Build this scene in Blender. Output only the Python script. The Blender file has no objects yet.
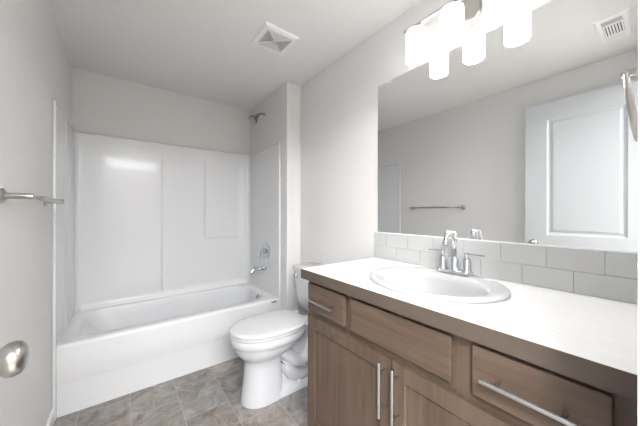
import bpy, bmesh, math, random
from mathutils import Vector, Matrix

PI = math.pi
random.seed(4)
SC = bpy.context.scene
COL = SC.collection

# ------------------------------------------------------------------ camera
TH = 0.6457
F_PX = 263.03
CAM_H = 1.2457
cam_d = bpy.data.cameras.new('camera')
cam_d.sensor_width = 36.0
cam_d.sensor_fit = 'HORIZONTAL'
cam_d.lens = F_PX / 640.0 * 36.0
cam_d.shift_y = -0.0016
cam_d.clip_start = 0.005
cam = bpy.data.objects.new('camera', cam_d)
COL.objects.link(cam)
cam.location = (0, 0, CAM_H)
cam.rotation_euler = (Matrix.Rotation(-TH, 4, 'Z') @ Matrix.Rotation(PI / 2, 4, 'X')
                      @ Matrix.Rotation(0.0016, 4, 'Z')).to_euler()
SC.camera = cam

# ------------------------------------------------------------------ light, exposure
SC.view_settings.view_transform = 'Standard'
SC.view_settings.look = 'None'
SC.view_settings.gamma = 1.0
SC.view_settings.use_curve_mapping = False
SC.view_settings.exposure = 2.54
LAMP_STRENGTH = 0.8
BULB_STRENGTH = 28.0
HALL_FILL_POWER = 16.0  # added fill lights out of view behind the camera
HALL_FILL_POWER_FAR = 22.0
world = bpy.data.worlds.new('world')
SC.world = world
world.use_nodes = True
world.node_tree.nodes['Background'].inputs[0].default_value = (0.8, 0.85, 0.9, 1)
world.node_tree.nodes['Background'].inputs[1].default_value = 0.5

# ------------------------------------------------------------------ room numbers (metres)
XL, XA, W = -0.3293, 1.2044, 1.3512       # left wall, alcove side wall, right wall
YT, YB, YW = 2.2201, 2.9756, 2.0986       # tub front, back wall, wing wall front
H = 2.44
RIM, SUR = 0.4313, 1.9088
CF, HC, YV = 0.7613, 0.945, 1.178         # counter front, counter height, counter left end
MT, MB, YM = 2.0746, 1.1105, 1.154        # mirror top, bottom, left edge
NEAR = 0.008                              # room face of the doorway wall
DX0, DX1, DTOP = -0.215, 0.555, 2.20      # door opening

# ------------------------------------------------------------------ materials
def nodes_of(m):
    return m.node_tree.nodes, m.node_tree.links


def mat(name, col, rough=0.5, metal=0.0, spec=0.5, coat=0.0, bump=None, vary=None):
    m = bpy.data.materials.new(name)
    m.use_nodes = True
    n, l = nodes_of(m)
    b = n['Principled BSDF']
    b.inputs['Base Color'].default_value = (*col, 1)
    b.inputs['Roughness'].default_value = rough
    b.inputs['Metallic'].default_value = metal
    b.inputs['Specular IOR Level'].default_value = spec
    b.inputs['Coat Weight'].default_value = coat
    b.inputs['Coat Roughness'].default_value = 0.05
    tc = n.new('ShaderNodeTexCoord')
    if bump:
        scale, strength = bump
        t = n.new('ShaderNodeTexNoise')
        t.inputs['Scale'].default_value = scale
        t.inputs['Detail'].default_value = 3
        l.new(tc.outputs['Object'], t.inputs['Vector'])
        bp = n.new('ShaderNodeBump')
        bp.inputs['Strength'].default_value = strength
        bp.inputs['Distance'].default_value = 0.004
        l.new(t.outputs['Fac'], bp.inputs['Height'])
        l.new(bp.outputs['Normal'], b.inputs['Normal'])
    if vary:
        scale, amt = vary
        t = n.new('ShaderNodeTexNoise')
        t.inputs['Scale'].default_value = scale
        t.inputs['Detail'].default_value = 4
        l.new(tc.outputs['Object'], t.inputs['Vector'])
        r = n.new('ShaderNodeValToRGB')
        r.color_ramp.elements[0].position = 0.3
        r.color_ramp.elements[1].position = 0.7
        r.color_ramp.elements[0].color = (*[c * (1 - amt) for c in col], 1)
        r.color_ramp.elements[1].color = (*[min(1, c * (1 + amt)) for c in col], 1)
        l.new(t.outputs['Fac'], r.inputs['Fac'])
        l.new(r.outputs['Color'], b.inputs['Base Color'])
    return m


def wood(name, axis):
    m = bpy.data.materials.new(name)
    m.use_nodes = True
    n, l = nodes_of(m)
    b = n['Principled BSDF']
    b.inputs['Roughness'].default_value = 0.42
    b.inputs['Specular IOR Level'].default_value = 0.4
    tc = n.new('ShaderNodeTexCoord')
    mp = n.new('ShaderNodeMapping')
    sc = [26, 26, 26]
    sc[axis] = 1.6
    mp.inputs['Scale'].default_value = sc
    l.new(tc.outputs['Object'], mp.inputs['Vector'])
    t = n.new('ShaderNodeTexNoise')
    t.inputs['Scale'].default_value = 1.6
    t.inputs['Detail'].default_value = 7
    t.inputs['Distortion'].default_value = 0.5
    l.new(mp.outputs['Vector'], t.inputs['Vector'])
    r = n.new('ShaderNodeValToRGB')
    e = r.color_ramp.elements
    e[0].position = 0.25
    e[0].color = (0.069, 0.046, 0.033, 1)
    e[1].position = 0.75
    e[1].color = (0.128, 0.089, 0.065, 1)
    l.new(t.outputs['Fac'], r.inputs['Fac'])
    # broad cloudiness of the stain
    t2 = n.new('ShaderNodeTexNoise')
    t2.inputs['Scale'].default_value = 4
    l.new(tc.outputs['Object'], t2.inputs['Vector'])
    mx = n.new('ShaderNodeMix')
    mx.data_type = 'RGBA'
    mx.blend_type = 'MULTIPLY'
    mr = n.new('ShaderNodeMapRange')
    mr.inputs['From Min'].default_value = 0.3
    mr.inputs['From Max'].default_value = 0.7
    mr.inputs['To Min'].default_value = 0.0
    mr.inputs['To Max'].default_value = 0.35
    l.new(t2.outputs['Fac'], mr.inputs['Value'])
    l.new(mr.outputs['Result'], mx.inputs['Factor'])
    l.new(r.outputs['Color'], mx.inputs['A'])
    mx.inputs['B'].default_value = (0.78, 0.76, 0.76, 1)
    # knots
    v = n.new('ShaderNodeTexVoronoi')
    v.inputs['Scale'].default_value = 5.5
    l.new(tc.outputs['Object'], v.inputs['Vector'])
    kr = n.new('ShaderNodeValToRGB')
    kr.color_ramp.elements[0].position = 0.02
    kr.color_ramp.elements[0].color = (0.45, 0.42, 0.40, 1)
    kr.color_ramp.elements[1].position = 0.10
    kr.color_ramp.elements[1].color = (1, 1, 1, 1)
    l.new(v.outputs['Distance'], kr.inputs['Fac'])
    m2 = n.new('ShaderNodeMix')
    m2.data_type = 'RGBA'
    m2.blend_type = 'MULTIPLY'
    m2.inputs['Factor'].default_value = 0.8
    l.new(mx.outputs['Result'], m2.inputs['A'])
    l.new(kr.outputs['Color'], m2.inputs['B'])
    l.new(m2.outputs['Result'], b.inputs['Base Color'])
    bp = n.new('ShaderNodeBump')
    bp.inputs['Strength'].default_value = 0.12
    bp.inputs['Distance'].default_value = 0.002
    l.new(t.outputs['Fac'], bp.inputs['Height'])
    l.new(bp.outputs['Normal'], b.inputs['Normal'])
    return m


def floor_material():
    m = bpy.data.materials.new('vinyl_stone_tile')
    m.use_nodes = True
    n, l = nodes_of(m)
    b = n['Principled BSDF']
    b.inputs['Roughness'].default_value = 0.38
    b.inputs['Specular IOR Level'].default_value = 0.35
    tc = n.new('ShaderNodeTexCoord')
    sep = n.new('ShaderNodeSeparateXYZ')
    l.new(tc.outputs['Object'], sep.inputs[0])

    def mth(op, a, b_=None, c_=None):
        q = n.new('ShaderNodeMath')
        q.operation = op
        for k, v in enumerate((a, b_, c_)):
            if v is None:
                continue
            if isinstance(v, (int, float)):
                q.inputs[k].default_value = v
            else:
                l.new(v, q.inputs[k])
        return q.outputs[0]
    TWD, TLN, STG = 0.2585, 0.517, -0.215
    u = mth('DIVIDE', mth('SUBTRACT', sep.outputs['X'], 0.046), TWD)
    colm = mth('FLOOR', u)
    fu = mth('SUBTRACT', u, colm)
    v = mth('DIVIDE', mth('SUBTRACT', mth('SUBTRACT', sep.outputs['Y'], 1.955), mth('MULTIPLY', colm, STG)), TLN)
    row = mth('FLOOR', v)
    fv = mth('SUBTRACT', v, row)
    du = mth('MULTIPLY', mth('MINIMUM', fu, mth('SUBTRACT', 1.0, fu)), TWD)
    dv = mth('MULTIPLY', mth('MINIMUM', fv, mth('SUBTRACT', 1.0, fv)), TLN)
    gd = n.new('ShaderNodeMapRange')
    gd.inputs['From Min'].default_value = 0.0018
    gd.inputs['From Max'].default_value = 0.0042
    gd.inputs['To Min'].default_value = 0.7
    gd.inputs['To Max'].default_value = 0.0
    l.new(mth('MINIMUM', du, dv), gd.inputs['Value'])
    cx = n.new('ShaderNodeCombineXYZ')
    l.new(colm, cx.inputs[0])
    l.new(row, cx.inputs[1])
    br = n.new('ShaderNodeTexWhiteNoise')
    br.noise_dimensions = '3D'
    l.new(cx.outputs[0], br.inputs['Vector'])
    # clouded stone
    add = n.new('ShaderNodeVectorMath')
    add.operation = 'MULTIPLY_ADD'
    add.inputs[1].default_value = (3.0, 3.0, 3.0)
    l.new(br.outputs['Color'], add.inputs[0])
    l.new(tc.outputs['Object'], add.inputs[2])
    t = n.new('ShaderNodeTexNoise')
    t.inputs['Scale'].default_value = 8.5
    t.inputs['Detail'].default_value = 12
    t.inputs['Roughness'].default_value = 0.70
    t.inputs['Distortion'].default_value = 0.9
    l.new(add.outputs['Vector'], t.inputs['Vector'])
    r = n.new('ShaderNodeValToRGB')
    e = r.color_ramp.elements
    e[0].position = 0.30
    e[0].color = (0.125, 0.115, 0.108, 1)
    e[1].position = 0.74
    e[1].color = (0.47, 0.442, 0.415, 1)
    x = e.new(0.5)
    x.color = (0.275, 0.256, 0.243, 1)
    l.new(t.outputs['Fac'], r.inputs['Fac'])
    t2 = n.new('ShaderNodeTexNoise')
    t2.inputs['Scale'].default_value = 3.2
    t2.inputs['Detail'].default_value = 3
    l.new(add.outputs['Vector'], t2.inputs['Vector'])
    r2 = n.new('ShaderNodeValToRGB')
    r2.color_ramp.elements[0].position = 0.40
    r2.color_ramp.elements[0].color = (0.96, 0.99, 1.02, 1)
    r2.color_ramp.elements[1].position = 0.62
    r2.color_ramp.elements[1].color = (1.05, 0.99, 0.94, 1)
    l.new(t2.outputs['Fac'], r2.inputs['Fac'])
    m1 = n.new('ShaderNodeMix')
    m1.data_type = 'RGBA'
    m1.blend_type = 'MULTIPLY'
    m1.inputs['Factor'].default_value = 1.0
    l.new(r.outputs['Color'], m1.inputs['A'])
    l.new(r2.outputs['Color'], m1.inputs['B'])
    # tile to tile tone
    mr = n.new('ShaderNodeMapRange')
    mr.inputs['To Min'].default_value = 0.84
    mr.inputs['To Max'].default_value = 1.12
    l.new(br.outputs['Value'], mr.inputs['Value'])
    m2 = n.new('ShaderNodeMix')
    m2.data_type = 'RGBA'
    m2.blend_type = 'MULTIPLY'
    m2.inputs['Factor'].default_value = 1.0
    l.new(m1.outputs['Result'], m2.inputs['A'])
    l.new(mr.outputs['Result'], m2.inputs['B'])
    m3 = n.new('ShaderNodeMix')
    m3.data_type = 'RGBA'
    l.new(gd.outputs['Result'], m3.inputs['Factor'])
    l.new(m2.outputs['Result'], m3.inputs['A'])
    m3.inputs['B'].default_value = (0.36, 0.345, 0.33, 1)
    l.new(m3.outputs['Result'], b.inputs['Base Color'])
    bp = n.new('ShaderNodeBump')
    bp.inputs['Strength'].default_value = 0.15
    bp.inputs['Distance'].default_value = 0.002
    l.new(t.outputs['Fac'], bp.inputs['Height'])
    l.new(bp.outputs['Normal'], b.inputs['Normal'])
    return m


def counter_material():
    m = bpy.data.materials.new('white_laminate')
    m.use_nodes = True
    n, l = nodes_of(m)
    b = n['Principled BSDF']
    b.inputs['Roughness'].default_value = 0.35
    tc = n.new('ShaderNodeTexCoord')
    mp = n.new('ShaderNodeMapping')
    mp.inputs['Scale'].default_value = (60, 6, 60)
    l.new(tc.outputs['Object'], mp.inputs['Vector'])
    t = n.new('ShaderNodeTexNoise')
    t.inputs['Scale'].default_value = 1.5
    t.inputs['Detail'].default_value = 4
    l.new(mp.outputs['Vector'], t.inputs['Vector'])
    r = n.new('ShaderNodeValToRGB')
    r.color_ramp.elements[0].color = (0.66, 0.66, 0.657, 1)
    r.color_ramp.elements[1].color = (0.71, 0.71, 0.707, 1)
    r.color_ramp.elements[0].position = 0.35
    r.color_ramp.elements[1].position = 0.65
    l.new(t.outputs['Fac'], r.inputs['Fac'])
    l.new(r.outputs['Color'], b.inputs['Base Color'])
    return m


def emit(name, col, s):
    m = bpy.data.materials.new(name)
    m.use_nodes = True
    b = m.node_tree.nodes['Principled BSDF']
    b.inputs['Base Color'].default_value = (0.9, 0.9, 0.9, 1)
    b.inputs['Roughness'].default_value = 0.3
    b.inputs['Emission Color'].default_value = (*col, 1)
    b.inputs['Emission Strength'].default_value = s
    return m


M = {}
M['wall'] = mat('greige_wall_paint', (0.735, 0.724, 0.714), 0.62, spec=0.3, bump=(110, 0.10))
M['ceiling'] = mat('ceiling_paint', (0.80, 0.795, 0.785), 0.75, spec=0.2, bump=(55, 0.35))
M['floor'] = floor_material()
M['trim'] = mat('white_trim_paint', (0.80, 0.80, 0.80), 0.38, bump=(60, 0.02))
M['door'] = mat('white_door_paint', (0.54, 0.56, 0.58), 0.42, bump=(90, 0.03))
M['acrylic'] = mat('white_tub_acrylic', (0.73, 0.74, 0.75), 0.24, spec=0.40, coat=0.14, bump=(3, 0.03))
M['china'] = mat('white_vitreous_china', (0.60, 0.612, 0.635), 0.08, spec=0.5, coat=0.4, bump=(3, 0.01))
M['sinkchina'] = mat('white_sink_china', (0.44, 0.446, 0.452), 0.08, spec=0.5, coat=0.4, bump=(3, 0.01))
M['seat'] = mat('white_seat_plastic', (0.62, 0.63, 0.64), 0.18, bump=(3, 0.01))
M['laminate'] = counter_material()
M['edge'] = mat('brown_laminate_edge', (0.086, 0.064, 0.049), 0.5, vary=(14, 0.06))
M['wood_v'] = wood('stained_alder_vertical', 2)
M['wood_h'] = wood('stained_alder_horizontal', 1)
M['dark'] = mat('dark_cabinet_gap', (0.035, 0.026, 0.022), 0.7, vary=(20, 0.1))
M['chrome'] = mat('polished_chrome', (0.66, 0.68, 0.71), 0.06, metal=1.0, bump=(40, 0.01))
M['dark_reflection_chrome'] = mat('chrome_with_dark_reflection', (0.34, 0.34, 0.335), 0.12, metal=1.0, bump=(40, 0.01))  # chrome darkened so the colour carries the reflection of a dark room
M['nickel'] = mat('satin_nickel', (0.50, 0.48, 0.455), 0.28, metal=1.0, bump=(200, 0.02))
M['brushed'] = mat('brushed_steel', (0.54, 0.54, 0.54), 0.30, metal=1.0, bump=(200, 0.02))
M['mirror'] = mat('silvered_glass', (0.90, 0.915, 0.91), 0.0, metal=1.0)
M['mirror_edge'] = mat('mirror_glass_edge', (0.55, 0.60, 0.59), 0.12, vary=(8, 0.05))
M['tile'] = mat('pale_grey_glazed_tile', (0.505, 0.512, 0.505), 0.12, coat=0.2, vary=(9, 0.02))
M['grout'] = mat('light_grout', (0.60, 0.60, 0.595), 0.85, bump=(300, 0.2))
M['plastic'] = mat('white_vent_plastic', (0.88, 0.88, 0.88), 0.4, bump=(60, 0.02))
M['vent_dark'] = mat('vent_shadow_gap', (0.12, 0.12, 0.125), 0.7, vary=(30, 0.1))
M['clear'] = mat('frosted_clip_plastic', (0.78, 0.80, 0.80), 0.25, vary=(40, 0.03))
M['lamp'] = emit('lit_opal_glass', (1.0, 0.985, 0.965), LAMP_STRENGTH)
M['bulb'] = emit('lit_bulb_glass', (1.0, 0.985, 0.965), BULB_STRENGTH)
M['hallfill'] = emit('added_hall_fill_glow', (0.99, 0.992, 1.0), 4.0)  # glow of the added, unseen fill lights in the hall
M['label'] = mat('dark_rim_label', (0.05, 0.05, 0.055), 0.4, vary=(90, 0.2))
M['water_dark'] = mat('drain_dark', (0.05, 0.05, 0.05), 0.3, vary=(90, 0.2))
M['hall_wall'] = mat('hall_dark_to_cut_spill', (0.26, 0.25, 0.24), 0.7, bump=(110, 0.1))  # unseen hall walls, darkened to cut spill on the door and glare on the tub
M['carpet'] = mat('hall_carpet', (0.36, 0.33, 0.30), 0.95, bump=(400, 0.5))

# ------------------------------------------------------------------ mesh helpers
def obj(name, bm, m, parent=None, smooth=None, kind=None):
    bmesh.ops.recalc_face_normals(bm, faces=bm.faces[:])
    me = bpy.data.meshes.new(name)
    bm.to_mesh(me)
    bm.free()
    for mm in (m if isinstance(m, (list, tuple)) else [m]):
        me.materials.append(mm)
    if smooth is not None:
        for p in me.polygons:
            p.use_smooth = True
        me.set_sharp_from_angle(angle=math.radians(smooth))
    o = bpy.data.objects.new(name, me)
    COL.objects.link(o)
    if parent is not None:
        o.parent = parent
        o.matrix_parent_inverse = parent_world(parent).inverted()
    if kind:
        o['kind'] = kind
    return o


def parent_world(p):
    mw = Matrix.LocRotScale(p.location, p.rotation_euler, p.scale)
    if p.parent:
        return parent_world(p.parent) @ p.matrix_parent_inverse @ mw
    return mw


def thing(name, label, cat, loc=(0, 0, 0), group=None):
    o = bpy.data.objects.new(name, None)
    COL.objects.link(o)
    o.location = loc
    o.empty_display_size = 0.05
    tag(o, label, cat, group)
    return o


def tag(o, label, cat, group=None):
    o['label'] = label
    o['category'] = cat
    if group:
        o['group'] = group
    return o


def box(bm, x0, x1, y0, y1, z0, z1, bev=0.0, seg=2, mi=0):
    r = bmesh.ops.create_cube(bm, size=1.0)
    vs = r['verts']
    for v in vs:
        v.co = Vector(((x0 + x1) / 2 + v.co.x * (x1 - x0), (y0 + y1) / 2 + v.co.y * (y1 - y0),
                       (z0 + z1) / 2 + v.co.z * (z1 - z0)))
    fs = set(f for v in vs for f in v.link_faces)
    for f in fs:
        f.material_index = mi
    if bev > 0:
        es = list(set(e for v in vs for e in v.link_edges))
        bmesh.ops.bevel(bm, geom=es, offset=bev, segments=seg, profile=0.5, affect='EDGES')


def loft(bm, rings, closed=True, cap0=True, cap1=True):
    rows = [[bm.verts.new(p) for p in ring] for ring in rings]
    n = len(rows[0])
    for a, b in zip(rows[:-1], rows[1:]):
        rng = range(n) if closed else range(n - 1)
        for i in rng:
            j = (i + 1) % n
            bm.faces.new((a[i], a[j], b[j], b[i]))
    if closed and cap0:
        bm.faces.new(rows[0][::-1])
    if closed and cap1:
        bm.faces.new(rows[-1])
    return rows


def frame_of(d):
    d = Vector(d).normalized()
    up = Vector((0, 0, 1)) if abs(d.z) < 0.95 else Vector((1, 0, 0))
    a = d.cross(up).normalized()
    return a, a.cross(d).normalized(), d


def lathe(bm, origin, axis, prof, n=32, cap0=True, cap1=True):
    """prof: list of (radius, distance along the axis)."""
    a, b, d = frame_of(axis)
    o = Vector(origin)
    rings = []
    for r, h in prof:
        r = max(r, 1e-4)
        rings.append([o + d * h + (a * math.cos(t) + b * math.sin(t)) * r
                      for t in [2 * PI * i / n for i in range(n)]])
    loft(bm, rings, True, cap0, cap1)


def tube(bm, pts, r, n=14, closed=False, rr=None):
    pts = [Vector(p) for p in pts]
    N = len(pts)
    rings = []
    prev = None
    for i, p in enumerate(pts):
        if closed:
            d = (pts[(i + 1) % N] - pts[i - 1]).normalized()
        else:
            d = (pts[min(i + 1, N - 1)] - pts[max(i - 1, 0)]).normalized()
        if prev is None:
            a, b, _ = frame_of(d)
        else:
            a = (prev - d * prev.dot(d)).normalized()
            b = d.cross(a).normalized()
        prev = a
        rad = rr[i] if rr else r
        rings.append([p + (a * math.cos(2 * PI * k / n) + b * math.sin(2 * PI * k / n)) * rad for k in range(n)])
    if closed:
        rings.append(rings[0])
        loft(bm, rings, True, False, False)
        bmesh.ops.remove_doubles(bm, verts=bm.verts[:], dist=1e-6)
    else:
        loft(bm, rings, True, True, True)


def arc(c, r, a0, a1, n, u, v):
    c, u, v = Vector(c), Vector(u), Vector(v)
    return [c + (u * math.cos(a0 + (a1 - a0) * i / n) + v * math.sin(a0 + (a1 - a0) * i / n)) * r for i in range(n + 1)]


def rrect(cx, cy, hx, hy, r, z, n=10):
    pts = []
    r = min(r, hx - 1e-4, hy - 1e-4)
    for k, (sx, sy) in enumerate(((1, 1), (-1, 1), (-1, -1), (1, -1))):
        for i in range(n + 1):
            t = k * PI / 2 + PI / 2 * i / n
            pts.append(Vector((cx + sx * (hx - r) + r * math.cos(t), cy + sy * (hy - r) + r * math.sin(t), z)))
    return pts


def ell(cx, cy, a, b, z, n=64, p=2.0):
    out = []
    for i in range(n):
        t = 2 * PI * i / n
        c, s = math.cos(t), math.sin(t)
        out.append(Vector((cx + a * math.copysign(abs(c) ** (2 / p), c), cy + b * math.copysign(abs(s) ** (2 / p), s), z)))
    return out


def fill_between(bm, outer, inner):
    es = []
    for loop in (outer, inner):
        vs = [bm.verts.new(p) for p in loop]
        for i in range(len(vs)):
            es.append(bm.edges.new((vs[i], vs[(i + 1) % len(vs)])))
    bmesh.ops.triangle_fill(bm, edges=es, use_beauty=True, use_dissolve=False)


def panelled(bm, to3, w, h, panels, rings, t):
    """A slab face in (u, v, depth): rails and stiles round panels, each panel stepped by rings of (inset, depth)."""
    us = sorted(set([0, w] + [p[0] for p in panels] + [p[1] for p in panels]))
    vs = sorted(set([0, h] + [p[2] for p in panels] + [p[3] for p in panels]))

    def quad(a, b, c, d):
        bm.faces.new([bm.verts.new(to3(*q)) for q in (a, b, c, d)])
    for i in range(len(us) - 1):
        for j in range(len(vs) - 1):
            um, vm = (us[i] + us[i + 1]) / 2, (vs[j] + vs[j + 1]) / 2
            if any(p[0] < um < p[1] and p[2] < vm < p[3] for p in panels):
                continue
            quad((us[i], vs[j], 0), (us[i + 1], vs[j], 0), (us[i + 1], vs[j + 1], 0), (us[i], vs[j + 1], 0))
    for p in panels:
        prev = (0, 0)
        for rg in list(rings):
            a, da = prev
            b, db = rg
            A = [(p[0] + a, p[2] + a), (p[1] - a, p[2] + a), (p[1] - a, p[3] - a), (p[0] + a, p[3] - a)]
            B = [(p[0] + b, p[2] + b), (p[1] - b, p[2] + b), (p[1] - b, p[3] - b), (p[0] + b, p[3] - b)]
            for k in range(4):
                k2 = (k + 1) % 4
                quad((*A[k], da), (*A[k2], da), (*B[k2], db), (*B[k], db))
            prev = rg
        b, db = prev
        quad((p[0] + b, p[2] + b, db), (p[1] - b, p[2] + b, db), (p[1] - b, p[3] - b, db), (p[0] + b, p[3] - b, db))
    # sides and back
    c0 = [(0, 0), (w, 0), (w, h), (0, h)]
    for k in range(4):
        k2 = (k + 1) % 4
        quad((*c0[k], 0), (*c0[k2], 0), (*c0[k2], t), (*c0[k], t))
    quad((0, 0, t), (w, 0, t), (w, h, t), (0, h, t))
    bmesh.ops.remove_doubles(bm, verts=bm.verts[:], dist=1e-5)


def struct(name, bm, m, parent=None, smooth=None):
    return obj(name, bm, m, parent, smooth, 'structure' if parent is None else None)


def sbox(name, m, *a, **k):
    bm = bmesh.new()
    box(bm, *a, **k)
    return struct(name, bm, m)


# ------------------------------------------------------------------ room shell
T = 0.1
WALL_Y0 = NEAR - 0.115
HY = -2.60                                           # far end of the hall behind the doorway
sbox('floor', M['floor'], XL - T, W + T, WALL_Y0, YB + T, -0.05, 0)
sbox('ceiling', M['ceiling'], XL - T, W + T, WALL_Y0, YB + T, H, H + 0.05)
sbox('wall_left', M['wall'], XL - T, XL, WALL_Y0, YB + T, 0, H)
sbox('wall_right', M['wall'], W, W + T, WALL_Y0, YB + T, 0, H)
sbox('wall_back', M['wall'], XL, W, YB, YB + T, 0, H)
sbox('wall_alcove', M['wall'], XA, W, YW, YB, 0, H, bev=0.006)
bm = bmesh.new()
box(bm, XL, DX0 - 0.02, WALL_Y0, NEAR, 0, H)
box(bm, DX1 + 0.02, W, WALL_Y0, NEAR, 0, H)
box(bm, DX0 - 0.02, DX1 + 0.02, WALL_Y0, NEAR, DTOP + 0.02, H)
struct('wall_front', bm, M['wall'])

# door casing and jamb of the doorway the camera looks through
bm = bmesh.new()
YE = 0.0255
for x0, x1 in ((DX0 - 0.02, DX0), (DX1, DX1 + 0.02)):
    box(bm, x0, x1, WALL_Y0 - 0.001, NEAR + 0.001, 0, DTOP + 0.02)
box(bm, DX0, DX1, WALL_Y0 - 0.001, NEAR + 0.001, DTOP, DTOP + 0.02)
box(bm, DX0 - 0.062, DX0 - 0.001, NEAR, NEAR + 0.015, 0, DTOP + 0.06, bev=0.004)
box(bm, DX1, DX1 + 0.058, NEAR, YE, 0, DTOP + 0.06, bev=0.0015)
box(bm, DX0 - 0.001, DX1, NEAR, NEAR + 0.015, DTOP, DTOP + 0.06, bev=0.004)
struct('trim_1', bm, M['trim'])

# baseboards
sbox('baseboard_left', M['trim'], XL, XL + 0.013, 0.06, YT - 0.031, 0, 0.085, bev=0.004)
sbox('baseboard_right', M['trim'], W - 0.013, W, YV + 0.002, YW, 0, 0.085, bev=0.004)
sbox('baseboard_alcove', M['trim'], XA + 0.001, W - 0.014, YW - 0.013, YW, 0, 0.085, bev=0.004)

# unseen hall behind the doorway, holding fill lights added to brighten the bathroom
sbox('floor_hall', M['carpet'], -1.2, 1.8, HY, WALL_Y0, -0.05, 0)
sbox('ceiling_hall', M['trim'], -1.2, 1.8, HY, WALL_Y0, H, H + 0.05)
sbox('wall_hall_back', M['hall_wall'], -1.2, 1.8, HY - T, HY, 0, H)
sbox('wall_hall_left', M['trim'], -1.3, -1.2, HY, WALL_Y0, 0, H)
sbox('wall_hall_right', M['hall_wall'], 1.8, 1.9, HY, WALL_Y0, 0, H)
bm = bmesh.new()
box(bm, -1.2, XL - T, WALL_Y0, WALL_Y0 + T, 0, H)
box(bm, W + T, 1.8, WALL_Y0, WALL_Y0 + T, 0, H)
struct('wall_hall_front', bm, M['trim'])
for lx, ly, k, pw, lab in ((-0.65, -0.75, 1.0, HALL_FILL_POWER, 'added round fill light on the unseen hall ceiling, left of the doorway'),
                        (-0.10, -1.6, 6.0, HALL_FILL_POWER_FAR, 'added wide round fill light on the unseen hall ceiling, straight behind the doorway')):
    hl = thing('hall_fill_light', lab, 'fill light', (lx, ly, H))  # added fill for light from behind the camera, not a known fixture
    bm = bmesh.new()
    lathe(bm, (lx, ly, H), (0, 0, -1), [(0.17 * k, 0), (0.17 * k, 0.02), (0.15 * k, 0.025)], 40)
    obj('base', bm, M['nickel'], hl, 40)
    bm = bmesh.new()
    lathe(bm, (lx, ly, H), (0, 0, -1), [(0.15 * k, 0.025), (0.15 * k, 0.05), (0.13 * k, 0.08), (0.08 * k, 0.10), (0.001, 0.108)], 40)
    obj('lamp_shade', bm, M['hallfill'], hl, 60)
    ld = bpy.data.lights.new('hall_fill_area', 'AREA')
    ld.shape = 'DISK'
    ld.size = 0.3 * k
    ld.energy = pw
    ld.color = (0.99, 0.992, 1.0)
    lo = bpy.data.objects.new('hall_fill_area', ld)
    COL.objects.link(lo)
    lo.location = (lx, ly, H - 0.115)

# ------------------------------------------------------------------ door, open against the left wall
DXF, DXB = -0.212, -0.247
DY0, DY1, DZ0, DZ1 = 0.032, 0.780, 0.012, 2.185
dw, dh = DY1 - DY0, DZ1 - DZ0
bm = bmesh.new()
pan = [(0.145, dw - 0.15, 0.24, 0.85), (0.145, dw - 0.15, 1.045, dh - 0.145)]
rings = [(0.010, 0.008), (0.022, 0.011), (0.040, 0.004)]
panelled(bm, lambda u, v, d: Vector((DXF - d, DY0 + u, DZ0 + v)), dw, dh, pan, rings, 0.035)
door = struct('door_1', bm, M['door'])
kz, ky = 0.980, 0.712
for s, xf in ((1, DXF), (-1, DXB)):
    bm = bmesh.new()
    lathe(bm, (xf, ky, kz), (s, 0, 0), [(0.033, 0), (0.033, 0.004), (0.028, 0.008), (0.014, 0.010), (0.012, 0.030),
                                        (0.016, 0.036), (0.024, 0.042), (0.0295, 0.050), (0.0305, 0.058), (0.028, 0.066),
                                        (0.020, 0.072), (0.008, 0.0745), (0.001, 0.075)], 40)
    obj('door_knob', bm, M['nickel'], door, 50)
bm = bmesh.new()
box(bm, DXB + 0.005, DXF - 0.005, DY1, DY1 + 0.002, kz - 0.03, kz + 0.03, bev=0.001)
obj('latch_plate', bm, M['nickel'], door)
for z in (0.25, 1.1, 1.95):
    bm = bmesh.new()
    lathe(bm, (DXF + 0.006, DY0 - 0.004, z - 0.045), (0, 0, 1), [(0.006, 0), (0.006, 0.09), (0.004, 0.096)], 12)
    obj('hinge', bm, M['nickel'], door, 40)

# ------------------------------------------------------------------ tub and one-piece surround
tub = thing('bathtub', 'white acrylic alcove bathtub with tall moulded shower surround', 'bathtub', (0.44, 2.6, 0))
bm = bmesh.new()
# apron: profile swept along x
e = 0.001
prof = [(YT + 0.002, 0.0), (YT + 0.002, 0.191), (YT + 0.0014, 0.195), (YT, 0.199), (YT, 0.30), (YT, RIM - 0.024)]
prof += [(YT + 0.022 - 0.022 * math.cos(t), RIM - 0.022 + 0.022 * math.sin(t)) for t in [PI / 2 * i / 6 for i in range(1, 7)]]
xs = [XL + e + (XA - XL - 2 * e) * i / 12 for i in range(13)]
loft(bm, [[Vector((x, y, z)) for y, z in prof] for x in xs], closed=False)
# deck and basin
ocx, ocy, ohx, ohy = 0.440, 2.590, 0.682, 0.287
inner = rrect(ocx, ocy, ohx, ohy, 0.16, RIM, 12)
outer = []
X0, X1, Y0, Y1 = XL + e, XA - e, YT + 0.022, YB - 0.03
for i in range(12):
    outer.append(Vector((X0 + (X1 - X0) * i / 12, Y0, RIM)))
for i in range(6):
    outer.append(Vector((X1, Y0 + (Y1 - Y0) * i / 6, RIM)))
for i in range(12):
    outer.append(Vector((X1 - (X1 - X0) * i / 12, Y1, RIM)))
for i in range(6):
    outer.append(Vector((X0, Y1 - (Y1 - Y0) * i / 6, RIM)))
fill_between(bm, outer, inner)
steps = [(0, 0, 0, 0.0), (0.004, 0, 0.004, 0.002), (0.010, 0, 0.010, 0.008), (0.014, 0, 0.014, 0.020),
         (0.020, 0.02, 0.020, 0.08), (0.035, 0.05, 0.03, 0.20), (0.05, 0.085, 0.04, 0.30), (0.075, 0.115, 0.06, 0.345),
         (0.12, 0.16, 0.10, 0.368), (0.2, 0.26, 0.17, 0.376)]
rr_ = []
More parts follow.
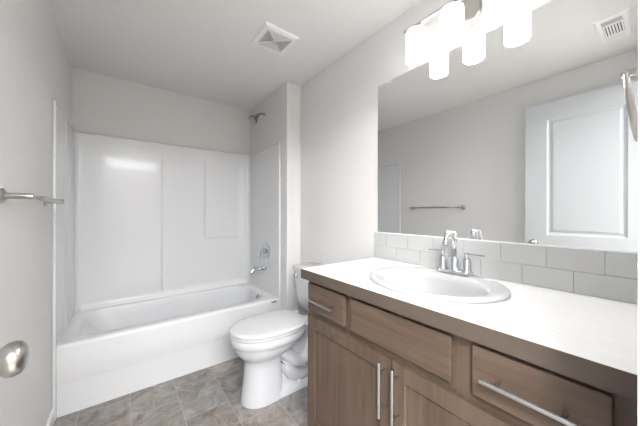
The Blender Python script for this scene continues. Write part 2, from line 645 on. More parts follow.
for fx, extra, fy, dz in steps:
    # left end slopes more (extra), right end is steep
    x0, x1 = ocx - ohx + fx + extra * 2.2, ocx + ohx - fx
    rr_.append(rrect((x0 + x1) / 2, ocy, (x1 - x0) / 2, ohy - fy, max(0.05, 0.16 - fy * 0.4), RIM - dz, 12))
loft(bm, rr_, True, False, True)
# fillet up to the surround at the back
bmesh.ops.remove_doubles(bm, verts=bm.verts[:], dist=1e-5)
obj('basin', bm, M['acrylic'], tub, 40)

# surround: plan path x z-grid, with moulded relief on the back
xl_, xr_, yb_ = XL + 0.016, XA - 0.020, YB - 0.042
RAD = 0.035
path = []
N1 = 100
for i in range(N1):
    yy = YT + 0.006 + (yb_ - RAD - YT - 0.006) * i / N1
    path.append((xl_ + 0.006 * max(0.0, min(1.0, (yy - 2.48) / 0.09)) ** 2 * (3 - 2 * max(0.0, min(1.0, (yy - 2.48) / 0.09))), yy))
for i in range(13):
    t = PI - PI / 2 * i / 12
    path.append((xl_ + 0.006 + RAD + RAD * math.cos(t), yb_ - RAD + RAD * math.sin(t)))
R2 = 0.045
NB = 170
for i in range(1, NB):
    path.append((xl_ + 0.006 + RAD + (xr_ - R2 - xl_ - 0.006 - RAD) * i / NB, yb_))
for i in range(13):
    t = PI / 2 - PI / 2 * i / 12
    path.append((xr_ - R2 + R2 * math.cos(t), yb_ - R2 + R2 * math.sin(t)))
for i in range(1, N1 + 1):
    path.append((xr_, yb_ - R2 + (YT + 0.006 - yb_ + R2) * i / N1))


def sst(a, b, x):
    x = max(0.0, min(1.0, (x - a) / (b - a)))
    return x * x * (3 - 2 * x)


def sdf(x, z, x0, x1, z0, z1, r):
    qx = abs(x - (x0 + x1) / 2) - (x1 - x0) / 2 + r
    qz = abs(z - (z0 + z1) / 2) - (z1 - z0) / 2 + r
    return math.hypot(max(qx, 0), max(qz, 0)) + min(max(qx, qz), 0) - r


def relief(x, z):
    # + is deeper into the wall
    lo_b = 0.007 + 0.014 * sst(1.3, 0.47, z)
    lo_c = 0.005 + 0.012 * sst(1.8, 0.96, z)
    d = lo_b * sst(0.005, -0.005, sdf(x, z, 0.309, 1.3, 0.478, 2.2, 0.03)) * sst(1.137, 1.06, x) * sst(1.86, 1.70, z)
    d += lo_c * sst(0.005, -0.005, sdf(x, z, 0.699, 1.3, 0.962, 2.2, 0.03)) * sst(1.137, 1.05, x) * sst(1.86, 1.70, z)
    return d


zs = [RIM + (SUR - 0.012 - RIM) * i / 150 for i in range(151)]
rows = []
for z in zs:
    flare = 0.02 * (1 - sst(0, 0.05, z - RIM)) ** 2
    row = []
    for k, (x, y) in enumerate(path):
        if y >= yb_ - 1e-6:
            row.append(Vector((x, yb_ + relief(x, z) - flare, z)))
        else:
            row.append(Vector((x, y, z)))
    rows.append(row)


def off(path, d):
    out = []
    for k, (x, y) in enumerate(path):
        a = path[max(k - 1, 0)]
        b = path[min(k + 1, len(path) - 1)]
        tx, ty = b[0] - a[0], b[1] - a[1]
        L = math.hypot(tx, ty)
        out.append((x - ty / L * d, y + tx / L * d))
    return out


for d, dz in ((0.003, 0.006), (0.008, 0.0105), (0.0145, 0.012)):
    rows.append([Vector((x, y, SUR - 0.012 + dz)) for x, y in off(path, d)])
bm = bmesh.new()
loft(bm, rows, closed=False)
obj('surround', bm, M['acrylic'], tub, 50)
# front flanges that finish the surround against the painted walls
for x0, x1, z0, nm in ((XL + 0.0005, XL + 0.0165, 0.0, 'flange'), (XA - 0.0205, XA - 0.0005, RIM - 0.01, 'flange')):
    bm = bmesh.new()
    box(bm, x0, x1, YT - (0.030 if z0 == 0 else 0.006), YT + 0.012, z0, SUR, bev=0.005, seg=3)
    obj(nm, bm, M['acrylic'], tub, 40)
# overflow plate, drain, rim label
bm = bmesh.new()
lathe(bm, (1.098, 2.50, RIM - 0.045), (-1, 0, 0.12), [(0.034, -0.004), (0.034, 0.004), (0.028, 0.010), (0.012, 0.012), (0.001, 0.0125)], 28)
ov = obj('overflow_plate', bm, M['chrome'], tub, 40)
bm = bmesh.new()
box(bm, 1.076, 1.086, 2.494, 2.506, RIM - 0.052, RIM - 0.020, bev=0.003)
obj('drain_lever', bm, M['chrome'], ov, 40)
bm = bmesh.new()
lathe(bm, (0.86, 2.585, RIM - 0.376), (0, 0, 1), [(0.035, 0), (0.033, 0.003), (0.012, 0.004), (0.001, 0.006)], 24)
obj('drain', bm, M['chrome'], tub, 40)
bm = bmesh.new()
box(bm, 1.112, 1.165, YT - 0.0012, YT + 0.001, RIM - 0.032, RIM - 0.021, bev=0.0005)
o = obj('brand_label', bm, M['label'], tub)
o.name = 'rim_label'
o['label'] = 'small dark label on rim'

# ------------------------------------------------------------------ shower fittings
SX = XA - 0.020
sh = thing('wall_mounted_shower', 'small chrome shower head on a bent arm above the tub surround', 'shower head', (XA, 2.577, 2.28))
bm = bmesh.new()
lathe(bm, (XA, 2.577, 2.28), (-1, 0, 0), [(0.030, 0), (0.029, 0.005), (0.018, 0.010), (0.011, 0.012)], 28)
obj('flange', bm, M['chrome'], sh, 40)
bm = bmesh.new()
pts = [(XA, 2.577, 2.28), (XA - 0.030, 2.577, 2.278), (XA - 0.055, 2.577, 2.268), (XA - 0.080, 2.577, 2.250)]
tube(bm, pts, 0.0105)
obj('shower_arm', bm, M['dark_reflection_chrome'], sh, 40)
HD, HO = Vector((-0.66, -0.10, -0.74)).normalized(), Vector((XA - 0.074, 2.577, 2.255))
bm = bmesh.new()
lathe(bm, HO, HD, [(0.014, 0), (0.019, 0.008), (0.018, 0.018), (0.022, 0.026), (0.040, 0.062), (0.048, 0.078), (0.049, 0.094), (0.044, 0.099)], 32)
hd = obj('head', bm, M['dark_reflection_chrome'], sh, 40)
bm = bmesh.new()
lathe(bm, HO + HD * 0.0985, HD, [(0.042, 0), (0.041, 0.002), (0.001, 0.003)], 28)
obj('spray_face', bm, M['brushed'], hd, 40)

vy, vz = 2.484, 0.845
va = thing('shower_valve', 'round chrome shower valve with lever handle above the tub spout', 'shower valve', (SX, vy, vz))
bm = bmesh.new()
lathe(bm, (SX + 0.002, vy, vz), (-1, 0, 0), [(0.086, 0), (0.086, 0.006), (0.080, 0.011), (0.05, 0.016), (0.030, 0.018), (0.001, 0.018)], 44)
obj('escutcheon', bm, M['chrome'], va, 35)
bm = bmesh.new()
lathe(bm, (SX - 0.014, vy, vz), (-1, 0, 0), [(0.027, 0), (0.025, 0.02), (0.021, 0.035), (0.021, 0.055), (0.016, 0.060), (0.001, 0.061)], 28)
hb = obj('handle', bm, M['chrome'], va, 40)
bm = bmesh.new()
tube(bm, [(SX - 0.062, vy, vz + 0.012), (SX - 0.066, vy + 0.002, vz - 0.02), (SX - 0.072, vy + 0.004, vz - 0.06), (SX - 0.073, vy + 0.004, vz - 0.075)], 0.007, rr=[0.010, 0.009, 0.0075, 0.006])
obj('lever', bm, M['chrome'], hb, 40)

sy, sz = 2.507, 0.668
sp = thing('tub_spout', 'chrome tub spout on the surround wall below the shower valve', 'tub spout', (SX, sy, sz))
bm = bmesh.new()
pts = [(SX + 0.002, sy, sz), (SX - 0.02, sy, sz), (SX - 0.05, sy, sz - 0.001), (SX - 0.09, sy, sz - 0.002), (SX - 0.125, sy, sz - 0.006), (SX - 0.142, sy, sz - 0.016), (SX - 0.150, sy, sz - 0.032)]
tube(bm, pts, 0.02, 24, rr=[0.029, 0.027, 0.0205, 0.0205, 0.022, 0.024, 0.022])
obj('spout_body', bm, M['chrome'], sp, 50)
bm = bmesh.new()
lathe(bm, (SX - 0.128, sy, sz + 0.010), (0, 0, 1), [(0.006, 0), (0.006, 0.014), (0.009, 0.016), (0.009, 0.024), (0.001, 0.026)], 16)
obj('diverter_knob', bm, M['chrome'], sp, 40)

# ------------------------------------------------------------------ toilet
CY = 1.665
to = thing('toilet', 'white two-piece toilet with closed lid between the tub and the vanity', 'toilet', (0.95, CY, 0))


def egg(xf, xb, hw, z, n=72, pb=2.6, split=0.50):
    """Elongated bowl outline: pointed-round front at xf, squarer back at xb."""
    cx = xf + (xb - xf) * split
    out = []
    for i in range(n):
        t = 2 * PI * i / n
        c, s = math.cos(t), math.sin(t)
        p = pb if c > 0 else 2.05
        a = (xb - cx) if c > 0 else (cx - xf)
        out.append(Vector((cx + a * math.copysign(abs(c) ** (2 / p), c), CY + hw * math.copysign(abs(s) ** (2 / p), s), z)))
    return out


bm = bmesh.new()
rings = [egg(0.620, 0.890, 0.113, 0.0, pb=3.6), egg(0.618, 0.892, 0.115, 0.012, pb=3.6), egg(0.626, 0.888, 0.110, 0.05, pb=3.6),
         egg(0.637, 0.886, 0.106, 0.14, pb=3.4), egg(0.643, 0.886, 0.103, 0.22, pb=3.2), egg(0.643, 0.890, 0.104, 0.268, pb=2.9),
         egg(0.630, 0.91, 0.116, 0.288), egg(0.607, 0.95, 0.136, 0.308), egg(0.587, 0.99, 0.154, 0.333), egg(0.574, 1.03, 0.166, 0.362),
         egg(0.570, 1.05, 0.170, 0.382), egg(0.5655, 1.06, 0.1745, 0.386), egg(0.560, 1.07, 0.180, 0.392), egg(0.558, 1.07, 0.181, 0.412), egg(0.558, 1.07, 0.181, 0.434), egg(0.563, 1.065, 0.177, 0.440)]
loft(bm, rings)
obj('bowl', bm, M['china'], to, 60)
# rear pedestal with the exposed trapway
bm = bmesh.new()
rings = [rrect(1.00, CY, 0.235, 0.106, 0.05, 0.0, 6), rrect(1.00, CY, 0.235, 0.106, 0.05, 0.028, 6), rrect(1.00, CY, 0.230, 0.101, 0.05, 0.036, 6),
         rrect(1.00, CY, 0.215, 0.06, 0.05, 0.055, 6), rrect(1.00, CY, 0.20, 0.052, 0.045, 0.20, 6), rrect(1.01, CY, 0.21, 0.06, 0.05, 0.34, 6),
         rrect(1.04, CY, 0.24, 0.10, 0.06, 0.395, 6), rrect(1.08, CY, 0.245, 0.125, 0.06, 0.42, 6), rrect(1.09, CY, 0.245, 0.135, 0.05, 0.455, 6), rrect(1.09, CY, 0.238, 0.128, 0.05, 0.462, 6)]
loft(bm, rings)
obj('pedestal', bm, M['china'], to, 50)
bm = bmesh.new()
for s in (-1, 1):
    y0 = CY + s * 0.052
    pts = [(0.83, y0, 0.345), (0.88, y0, 0.30), (0.94, y0, 0.235), (0.99, y0, 0.185), (1.05, y0, 0.165), (1.10, y0, 0.19), (1.12, y0, 0.25), (1.135, y0, 0.31), (1.17, y0, 0.34), (1.205, y0, 0.30), (1.215, y0, 0.2), (1.215, y0, 0.05)]
    P2 = []
    for a, b in zip(pts[:-1], pts[1:]):
        for q in range(3):
            P2.append(Vector(a).lerp(Vector(b), q / 3))
    P2.append(Vector(pts[-1]))
    for _ in range(3):
        P2 = [P2[0]] + [(P2[i - 1] + P2[i] * 2 + P2[i + 1]) / 4 for i in range(1, len(P2) - 1)] + [P2[-1]]
    tube(bm, P2, 0.045, 18)
    pts = [(0.845, y0, 0.25), (0.90, y0, 0.19), (0.96, y0, 0.11), (1.02, y0, 0.075), (1.10, y0, 0.065)]
    tube(bm, pts, 0.038, 18, rr=[0.03, 0.04, 0.046, 0.045, 0.03])
obj('trapway', bm, M['china'], to, 60)
for s in (-1, 1):
    bm = bmesh.new()
    lathe(bm, (1.005, CY + s * 0.086, 0.034), (0, 0, 1), [(0.019, 0), (0.019, 0.012), (0.015, 0.024), (0.007, 0.030), (0.001, 0.031)], 20)
    obj('bolt_cap', bm, M['seat'], to, 50)
bm = bmesh.new()
z = 0.446
loft(bm, [egg(0.60, 1.02, 0.14, z - 0.006, pb=3), egg(0.590, 1.03, 0.150, z, pb=3), egg(0.556, 1.06, 0.182, z + 0.0005, pb=3), egg(0.551, 1.06, 0.187, z + 0.003, pb=3), egg(0.551, 1.06, 0.187, z + 0.011, pb=3), egg(0.556, 1.055, 0.182, z + 0.014, pb=3)])
obj('seat', bm, M['seat'], to, 50)
bm = bmesh.new()
z = 0.466
loft(bm, [egg(0.60, 1.03, 0.14, z - 0.006, pb=3), egg(0.590, 1.04, 0.150, z, pb=3), egg(0.556, 1.066, 0.183, z + 0.0005, pb=3), egg(0.550, 1.068, 0.189, z + 0.003, pb=3), egg(0.550, 1.068, 0.189, z + 0.012, pb=3), egg(0.556, 1.062, 0.183, z + 0.018, pb=3),
          egg(0.575, 1.045, 0.166, z + 0.021, pb=3), egg(0.64, 0.99, 0.11, z + 0.0245, pb=3), egg(0.74, 0.88, 0.04, z + 0.026, pb=3)])
ldm = obj('lid', bm, M['seat'], to, 60)
for s in (-1, 1):
    bm = bmesh.new()
    box(bm, 1.045, 1.095, CY + s * 0.075 - 0.02, CY + s * 0.075 + 0.02, 0.455, 0.482, bev=0.007, seg=3)
    obj('hinge', bm, M['seat'], to, 40)
bm = bmesh.new()
tx1 = W - 0.012
rings = []
for z, hw, xf in ((0.462, 0.185, 1.175), (0.470, 0.192, 1.165), (0.52, 0.198, 1.158), (0.68, 0.213, 1.142), (0.772, 0.219, 1.135)):
    rings.append(rrect((xf + tx1) / 2, CY, (tx1 - xf) / 2, hw, 0.035, z, 8))
loft(bm, rings)
tank = obj('tank', bm, M['china'], to, 50)
bm = bmesh.new()
rings = []
for z, d in ((0.772, 0.004), (0.775, 0.0), (0.797, 0.0), (0.805, 0.004), (0.809, 0.014)):
    xf = 1.124 + d
    rings.append(rrect((xf + tx1) / 2, CY, (tx1 - xf) / 2, 0.229 - d, 0.035, z, 8))
loft(bm, rings)
obj('tank_lid', bm, M['china'], to, 50)
bm = bmesh.new()
lathe(bm, (1.140, CY + 0.172, 0.735), (-1, 0, 0), [(0.017, -0.004), (0.017, 0.006), (0.012, 0.012), (0.001, 0.013)], 20)
tube(bm, [(1.124, CY + 0.172, 0.735), (1.118, CY + 0.147, 0.729), (1.116, CY + 0.117, 0.722)], 0.006)
obj('flush_lever', bm, M['chrome'], to, 40)

# ------------------------------------------------------------------ vanity cabinet
XF = 0.800                                   # face frame front
cab = thing('vanity_cabinet', 'brown stained wood vanity cabinet under the white counter', 'vanity', (1.07, 0.585, 0))
CY0, CY1, CT = 0.012, 1.158, 0.894
bm = bmesh.new()
box(bm, XF + 0.02, W - 0.002, CY1 - 0.018, CY1, 0.0, CT)
box(bm, XF + 0.02, W - 0.002, CY0, CY0 + 0.018, 0.0, CT)
box(bm, XF + 0.02, W - 0.002, CY0 + 0.018, CY1 - 0.018, 0.10, 0.118)
box(bm, W - 0.02, W - 0.002, CY0 + 0.018, CY1 - 0.018, 0.118, CT - 0.2)
obj('carcass', bm, M['wood_v'], cab)
# face frame: stiles then rails
for y0, y1 in ((CY1 - 0.040, CY1), (0.815, 0.866), (0.327, 0.395), (CY0, 0.088)):
    bm = bmesh.new()
    box(bm, XF, XF + 0.02, y0, y1, 0.10 if y0 < 0.05 or y1 > 1.1 else 0.70, CT, bev=0.001)
    obj('stile', bm, M['wood_v'], cab)
for z0, z1 in ((CT - 0.040, CT - 0.017), (0.69, 0.752), (0.10, 0.14)):
    bm = bmesh.new()
    box(bm, XF + 0.0006, XF + 0.0194, CY0 + 0.06, CY1 - 0.03, z0, z1)
    obj('rail', bm, M['wood_h'], cab)
bm = bmesh.new()
box(bm, XF + 0.0006, XF + 0.0194, 0.58, 0.63, 0.14, 0.70)
obj('stile', bm, M['wood_v'], cab)
bm = bmesh.new()
box(bm, XF + 0.075, XF + 0.09, CY0 + 0.018, CY1 - 0.018, 0.0, 0.10)
obj('toe_kick', bm, M['wood_h'], cab)


def pull(parent, c, axis, length):
    """Bar pull on the x = c.x face; axis 1 runs in y, axis 2 in z."""
    c = Vector(c)
    d = Vector((0, 1, 0)) if axis == 1 else Vector((0, 0, 1))
    bm = bmesh.new()
    xo = Vector((-0.034, 0, 0))
    tube(bm, [c + xo - d * length / 2, c + xo - d * (length / 2 - 0.001), c + xo + d * (length / 2 - 0.001), c + xo + d * length / 2], 0.006, 16)
    for s in (-1, 1):
        p = c + d * s * (length / 2 - 0.035)
        tube(bm, [p + Vector((0.002, 0, 0)), p + xo], 0.0045, 12)
    return obj('handle', bm, M['brushed'], parent, 50)


FX = XF - 0.019
DR = (0.738, 0.876)
for y0, y1 in ((0.862, 1.141), (0.067, 0.331)):
    bm = bmesh.new()
    box(bm, FX, XF - 0.001, y0, y1, DR[0], DR[1], bev=0.003)
    d = obj('drawer', bm, M['wood_h'], cab)
    pull(d, (FX, (y0 + y1) / 2, 0.805), 1, 0.198)
bm = bmesh.new()
box(bm, FX, XF - 0.001, 0.391, 0.819, DR[0], DR[1], bev=0.003)
obj('false_front', bm, M['wood_h'], cab)
for y0, y1, hy in ((0.608, 1.141, 0.634), (0.069, 0.602, 0.576)):
    bm = bmesh.new()
    w_, h_ = y1 - y0, 0.708 - 0.125
    panelled(bm, lambda u, v, dd: Vector((FX + dd, y0 + u, 0.125 + v)), w_, h_, [(0.052, w_ - 0.052, 0.056, h_ - 0.056)], [(0.004, 0.0025), (0.0045, 0.011)], 0.018)
    d = obj('cabinet_door', bm, M['wood_v'], cab)
    pull(d, (FX, hy, 0.598), 2, 0.205)

# ------------------------------------------------------------------ counter
SKX, SKY = 1.058, 0.612
ct = thing('countertop', 'white laminate countertop with brown front edge on the vanity cabinet', 'countertop', (1.05, 0.6, HC))
cy0, cy1, cx1 = NEAR + 0.001, YV, W - 0.0005
bm = bmesh.new()
hole = ell(SKX, SKY, 0.205, 0.248, HC, 64)
out = []
for i in range(10):
    out.append(Vector((CF + 0.001, cy0 + (cy1 - cy0) * i / 10, HC)))
for i in range(6):
    out.append(Vector((CF + 0.001 + (cx1 - CF - 0.001) * i / 6, cy1 - 0.001, HC)))
for i in range(10):
    out.append(Vector((cx1, cy1 - 0.001 - (cy1 - cy0 - 0.001) * i / 10, HC)))
for i in range(6):
    out.append(Vector((cx1 - (cx1 - CF - 0.001) * i / 6, cy0, HC)))
fill_between(bm, out, hole)
r = bmesh.ops.extrude_face_region(bm, geom=bm.faces[:])
for v in r['geom']:
    if isinstance(v, bmesh.types.BMVert):
        v.co.z -= 0.048
obj('worktop', bm, M['laminate'], ct)
bm = bmesh.new()
box(bm, CF - 0.0005, CF + 0.0008, cy0, cy1, HC - 0.0495, HC - 0.0004)
box(bm, CF - 0.0005, cx1, cy1 - 0.0008, cy1 + 0.0005, HC - 0.0495, HC - 0.0004)
obj('edge_band', bm, M['edge'], ct)

# backsplash of two tile rows
bs = thing('backsplash', 'two rows of pale grey subway tile behind the sink', 'backsplash', (W, 0.6, HC))
bm = bmesh.new()
box(bm, W - 0.006, W - 0.0005, cy0, YV - 0.001, HC + 0.0005, MB - 0.001)
obj('grout', bm, M['grout'], bs)
bm = bmesh.new()
g = 0.0010
for row, (z0, z1, j0) in enumerate(((HC + 0.002, 1.0270, 0.371), (1.0290, MB - 0.001, 0.450))):
    j = j0 - 0.158 * 4
    while j < YV:
        a, b = max(j + g, cy0), min(j + 0.158 - g, YV)
        if b - a > 0.006:
            box(bm, W - 0.010, W - 0.003, a, b, z0, z1, bev=0.0008)
        j += 0.158
obj('tiles', bm, M['tile'], bs)

# ------------------------------------------------------------------ sink
sk = thing('sink', 'white oval drop-in sink set in the counter', 'sink', (SKX, SKY, HC))
bm = bmesh.new()
E = lambda dx, b, a, z, p=2.0: ell(SKX + dx, SKY, b, a, HC + z, 80, p)
rings = [E(0, 0.232, 0.277, 0.0008), E(0, 0.2345, 0.2795, 0.004), E(0, 0.2345, 0.2795, 0.010), E(0, 0.231, 0.276, 0.0150), E(0, 0.224, 0.269, 0.0170),
         E(-0.003, 0.210, 0.253, 0.0155), E(-0.012, 0.182, 0.232, 0.0125), E(-0.017, 0.168, 0.220, 0.008), E(-0.018, 0.160, 0.212, 0.0),
         E(-0.018, 0.153, 0.204, -0.015), E(-0.016, 0.143, 0.192, -0.05), E(-0.012, 0.125, 0.168, -0.09), E(-0.006, 0.095, 0.125, -0.122),
         E(0, 0.060, 0.075, -0.138), E(0, 0.028, 0.028, -0.143)]
under = [E(0, 0.03, 0.03, -0.155), E(-0.004, 0.10, 0.13, -0.135), E(-0.012, 0.14, 0.185, -0.09), E(-0.014, 0.165, 0.215, -0.02), E(-0.005, 0.19, 0.235, -0.004), E(0, 0.204, 0.247, -0.002), E(0, 0.232, 0.277, 0.0008)]
loft(bm, rings, True, False, True)
loft(bm, under, True, True, False)
bmesh.ops.remove_doubles(bm, verts=bm.verts[:], dist=1e-5)
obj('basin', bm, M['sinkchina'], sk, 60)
bm = bmesh.new()
lathe(bm, (SKX, SKY, HC - 0.1432), (0, 0, 1), [(0.029, 0), (0.027, 0.003), (0.021, 0.004), (0.020, 0.002), (0.001, 0.002)], 28)
obj('drain', bm, M['chrome'], sk, 40)
bm = bmesh.new()
lathe(bm, (SKX, SKY, HC - 0.1415), (0, 0, 1), [(0.017, 0), (0.017, 0.005), (0.010, 0.008), (0.001, 0.009)], 24)
obj('stopper', bm, M['chrome'], sk, 40)

# ------------------------------------------------------------------ faucet
FXC, FYC, FZ = 1.250, 0.608, HC + 0.0192
fa = thing('faucet', 'chrome two-handle faucet with squared gooseneck at the back of the sink', 'faucet', (FXC, FYC, FZ))
bm = bmesh.new()
loft(bm, [rrect(FXC, FYC, 0.026, 0.082, 0.022, FZ - 0.002, 8), rrect(FXC, FYC, 0.026, 0.082, 0.022, FZ + 0.010, 8), rrect(FXC, FYC, 0.022, 0.078, 0.02, FZ + 0.0135, 8)])
obj('base_plate', bm, M['chrome'], fa, 40)
bm = bmesh.new()
lathe(bm, (FXC, FYC, FZ + 0.009), (0, 0, 1), [(0.020, 0), (0.020, 0.006), (0.0185, 0.008), (0.0185, 0.056), (0.0165, 0.062), (0.011, 0.064)], 28)
zt = 1.153
pts = [(FXC, FYC, FZ + 0.06), (FXC, FYC, zt - 0.03)]
pts += [(FXC - 0.018 + 0.018 * math.cos(t), FYC, zt - 0.018 + 0.018 * math.sin(t)) for t in [PI / 2 * i / 6 for i in range(7)]]
pts += [(FXC - 0.050, FYC, zt + 0.001)]
pts += [(FXC - 0.052 - 0.022 * math.sin(t), FYC, zt - 0.021 + 0.022 * math.cos(t)) for t in [math.radians(68) * i / 6 for i in range(1, 7)]]
pts += [(FXC - 0.086, FYC, zt - 0.052)]
tube(bm, pts, 0.0105, 20)
lathe(bm, pts[-1], (-0.37, 0, -0.93), [(0.0118, -0.012), (0.0128, -0.010), (0.0128, 0.004), (0.010, 0.005)], 20)
obj('spout', bm, M['chrome'], fa, 45)
for s in (-1, 1):
    hy = FYC + s * 0.055
    bm = bmesh.new()
    lathe(bm, (FXC, hy, FZ + 0.009), (0, 0, 1), [(0.023, 0), (0.023, 0.005), (0.0205, 0.008), (0.0205, 0.040), (0.019, 0.052), (0.014, 0.062), (0.008, 0.067), (0.007, 0.070), (0.007, 0.084)], 28)
    h_ = obj('handle', bm, M['chrome'], fa, 40)
    bm = bmesh.new()
    z = FZ + 0.093
    box(bm, FXC - 0.006, FXC + 0.006, min(hy - s * 0.010, hy + s * 0.075), max(hy - s * 0.010, hy + s * 0.075), z - 0.0035, z + 0.0035, bev=0.0025)
    obj('lever', bm, M['chrome'], h_, 40)

# ------------------------------------------------------------------ mirror
mr_ = thing('wall_mirror', 'large frameless wall mirror above the backsplash', 'mirror', (W, 0.58, MB))
bm = bmesh.new()
box(bm, W - 0.0055, W - 0.0005, NEAR + 0.012, YM, MB, MT)
for f in bm.faces:
    f.material_index = 0 if f.normal.x < -0.5 else 1
me = obj('glass', bm, [M['mirror'], M['mirror_edge']], mr_)
for y0, y1, z0, z1 in ((1.145, 1.085, MT - 0.006, MT + 0.008), (0.13, 0.07, MT - 0.006, MT + 0.008),):
    bm = bmesh.new()
    box(bm, W - 0.010, W - 0.001, y1, y0, z0, z1, bev=0.002)
    obj('clip', bm, M['clear'], mr_)
bm = bmesh.new()
box(bm, W - 0.0085, W - 0.001, NEAR + 0.012, YM, MB - 0.0006, MB + 0.006, bev=0.001)
obj('bottom_channel', bm, M['clear'], mr_)

# ------------------------------------------------------------------ vanity light
LX, LZ = 1.231, 2.222
LY = (0.800, 0.612, 0.424)
vl = thing('vanity_light', 'three-lamp bath bar light with white glass cylinders above the mirror', 'wall light', (W, LY[1], LZ))
bm = bmesh.new()
lathe(bm, (W, LY[1], LZ - 0.005), (-1, 0, 0), [(0.085, 0), (0.085, 0.012), (0.078, 0.020), (0.03, 0.024), (0.001, 0.024)], 48)
obj('back_plate', bm, M['nickel'], vl, 35)
bm = bmesh.new()
tube(bm, [(W - 0.018, LY[1], LZ), (LX, LY[1], LZ)], 0.008, 16)
obj('arm', bm, M['nickel'], vl, 40)
bm = bmesh.new()
box(bm, LX - 0.013, LX + 0.013, LY[2] - 0.068, LY[0] + 0.068, LZ - 0.005, LZ + 0.005, bev=0.002)
obj('bar', bm, M['nickel'], vl)
for y in LY:
    bm = bmesh.new()
    lathe(bm, (LX, y, LZ - 0.004), (0, 0, -1), [(0.012, 0), (0.012, 0.014), (0.030, 0.018), (0.030, 0.030)], 28)
    fit = obj('lamp_holder', bm, M['nickel'], vl, 40)
    bm = bmesh.new()
    lathe(bm, (LX, y, LZ - 0.024), (0, 0, -1), [(0.030, 0), (0.043, 0.002), (0.0485, 0.006), (0.050, 0.013), (0.050, 0.156), (0.049, 0.158), (0.047, 0.158), (0.046, 0.155), (0.046, 0.145)], 40, True, False)
    shd = obj('lamp_shade', bm, M['lamp'], vl, 40)
    bm = bmesh.new()
    lathe(bm, (LX, y, LZ - 0.024), (0, 0, -1), [(0.0455, 0.146), (0.040, 0.151), (0.025, 0.155), (0.001, 0.156)], 40, False, True)
    obj('bulb', bm, M['bulb'], shd, 60)

# ------------------------------------------------------------------ towel bar and towel ring
TZ = 1.300
tb = thing('towel_bar', 'satin nickel towel bar on the left wall near the tub', 'towel bar', (XL, 1.69, TZ))
TY = (1.372, 2.005)
for y in TY:
    bm = bmesh.new()
    lathe(bm, (XL, y, TZ), (1, 0, 0), [(0.026, 0), (0.026, 0.005), (0.022, 0.009), (0.012, 0.010)], 28)
    lathe(bm, (XL, y, TZ), (1, 0, 0), [(0.011, 0.008), (0.011, 0.070), (0.0095, 0.076), (0.001, 0.078)], 24)
    obj('post', bm, M['nickel'], tb, 40)
bm = bmesh.new()
tube(bm, [(XL + 0.062, TY[0], TZ), (XL + 0.062, TY[0] + 0.2, TZ), (XL + 0.062, TY[1], TZ)], 0.0105, 16)
obj('bar', bm, M['nickel'], tb, 50)

rz, rx = 1.602, 1.035
tr = thing('towel_ring', 'satin nickel towel ring at the right edge of the mirror', 'towel ring', (rx, NEAR, rz))
bm = bmesh.new()
lathe(bm, (rx, NEAR, rz), (0, 1, 0), [(0.026, 0), (0.026, 0.005), (0.012, 0.009), (0.0095, 0.010), (0.0095, 0.066), (0.008, 0.070), (0.001, 0.071)], 28)
obj('post', bm, M['nickel'], tr, 40)
bm = bmesh.new()
R_ = 0.083
tilt = 0.11
c = Vector((rx, 0.066, rz - 0.006))
pts = []
for i in range(56):
    t = 2 * PI * i / 56
    lx, lz = R_ * math.sin(t), -R_ + R_ * math.cos(t)
    pts.append(c + Vector((lx, lz * tilt, lz)))
tube(bm, pts, 0.0055, 12, closed=True)
obj('ring', bm, M['nickel'], tr, 60)

# ------------------------------------------------------------------ ceiling fan grille
fx0, fx1, fy0, fy1 = 0.722, 0.968, 1.522, 1.767
fcx, fcy = (fx0 + fx1) / 2, (fy0 + fy1) / 2
fg = thing('exhaust_fan_cover', 'square white exhaust fan grille on the ceiling above the toilet', 'vent', (fcx, fcy, H))
hx = (fx1 - fx0) / 2
bm = bmesh.new()
rg = []
for ins, z in ((0, 0.0), (0, 0.006), (0.005, 0.014), (0.030, 0.017), (0.032, 0.010)):
    rg.append([Vector((fcx + sx * (hx - ins), fcy + sy * (hx - ins), H - z)) for sx, sy in ((1, 1), (-1, 1), (-1, -1), (1, -1))])
loft(bm, rg, True, False, False)
obj('frame', bm, M['plastic'], fg)
bm = bmesh.new()
box(bm, fcx - hx + 0.03, fcx + hx - 0.03, fcy - hx + 0.03, fcy + hx - 0.03, H - 0.008, H - 0.006)
obj('backing', bm, M['vent_dark'], fg)
bm = bmesh.new()
k = 0.018
while k < hx - 0.034:
    for s in (-1, 1):
        box(bm, fcx + s * k - 0.0021, fcx + s * k + 0.0021, fcy - k, fcy + k, H - 0.0165, H - 0.0125)
        box(bm, fcx - k, fcx + k, fcy + s * k - 0.0021, fcy + s * k + 0.0021, H - 0.0165, H - 0.0125)
    k += 0.0115
box(bm, fcx - 0.014, fcx + 0.014, fcy - 0.014, fcy + 0.014, H - 0.0178, H - 0.008)
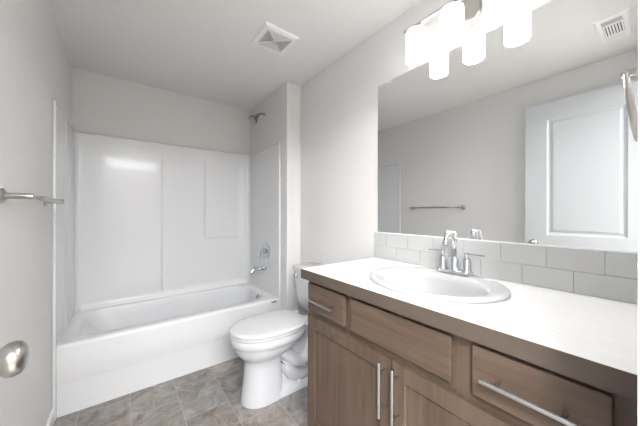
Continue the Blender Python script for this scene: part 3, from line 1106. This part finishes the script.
for a in (PI / 4, -PI / 4):
    L = (hx - 0.03) * math.sqrt(2)
    dx, dy = math.cos(a), math.sin(a)
    nx, ny = -dy * 0.003, dx * 0.003
    q = []
    for z in (H - 0.0178, H - 0.008):
        q.append([bm.verts.new((fcx + s1 * dx * L + s2 * nx, fcy + s1 * dy * L + s2 * ny, z)) for s1, s2 in ((-1, -1), (1, -1), (1, 1), (-1, 1))])
    bm.faces.new(q[0])
    bm.faces.new(q[1][::-1])
    for i in range(4):
        bm.faces.new((q[0][i], q[0][(i + 1) % 4], q[1][(i + 1) % 4], q[1][i]))
obj('louvres', bm, M['plastic'], fg)

# ceiling air register near the doorway (seen in the mirror)
rx0, rx1, ry0, ry1 = -0.03, 0.325, 0.140, 0.293
rg_ = thing('air_register', 'white ceiling air register by the doorway, seen in the mirror', 'vent', ((rx0 + rx1) / 2, (ry0 + ry1) / 2, H))
bm = bmesh.new()
rcx, rcy, rhx, rhy = (rx0 + rx1) / 2, (ry0 + ry1) / 2, (rx1 - rx0) / 2, (ry1 - ry0) / 2
loft(bm, [[Vector((rcx + sx * (rhx - i1), rcy + sy * (rhy - i1), H - z)) for sx, sy in ((1, 1), (-1, 1), (-1, -1), (1, -1))]
          for i1, z in ((0, 0), (0, 0.003), (0.012, 0.010), (0.032, 0.010), (0.032, 0.004))], True, False, False)
obj('frame', bm, M['plastic'], rg_)
bm = bmesh.new()
box(bm, rx0 + 0.03, rx1 - 0.03, ry0 + 0.03, ry1 - 0.03, H - 0.004, H - 0.002)
obj('backing', bm, M['vent_dark'], rg_)
bm = bmesh.new()
ex0, ex1, ey0, ey1 = rx0 + 0.031, rx1 - 0.031, ry0 + 0.031, ry1 - 0.031
for x in (ex1 - 0.068, ex0 + 0.068):
    box(bm, x - 0.008, x + 0.008, ey0, ey1, H - 0.010, H - 0.003)
for i in range(7):
    y = ey0 + (ey1 - ey0) * (i + 0.5) / 7
    box(bm, ex0 + 0.068, ex1 - 0.068, y - 0.0036, y + 0.0036, H - 0.0095, H - 0.003)
for e0, e1 in ((ex1 - 0.060, ex1), (ex0, ex0 + 0.060)):
    for i in range(4):
        x = e0 + (e1 - e0) * (i + 0.5) / 4
        wv = 0.0012 if e1 == ex1 else 0.005
        box(bm, x - wv, x + wv, ey0, ey1, H - 0.0085, H - 0.003)
obj('louvres', bm, M['plastic'], rg_)
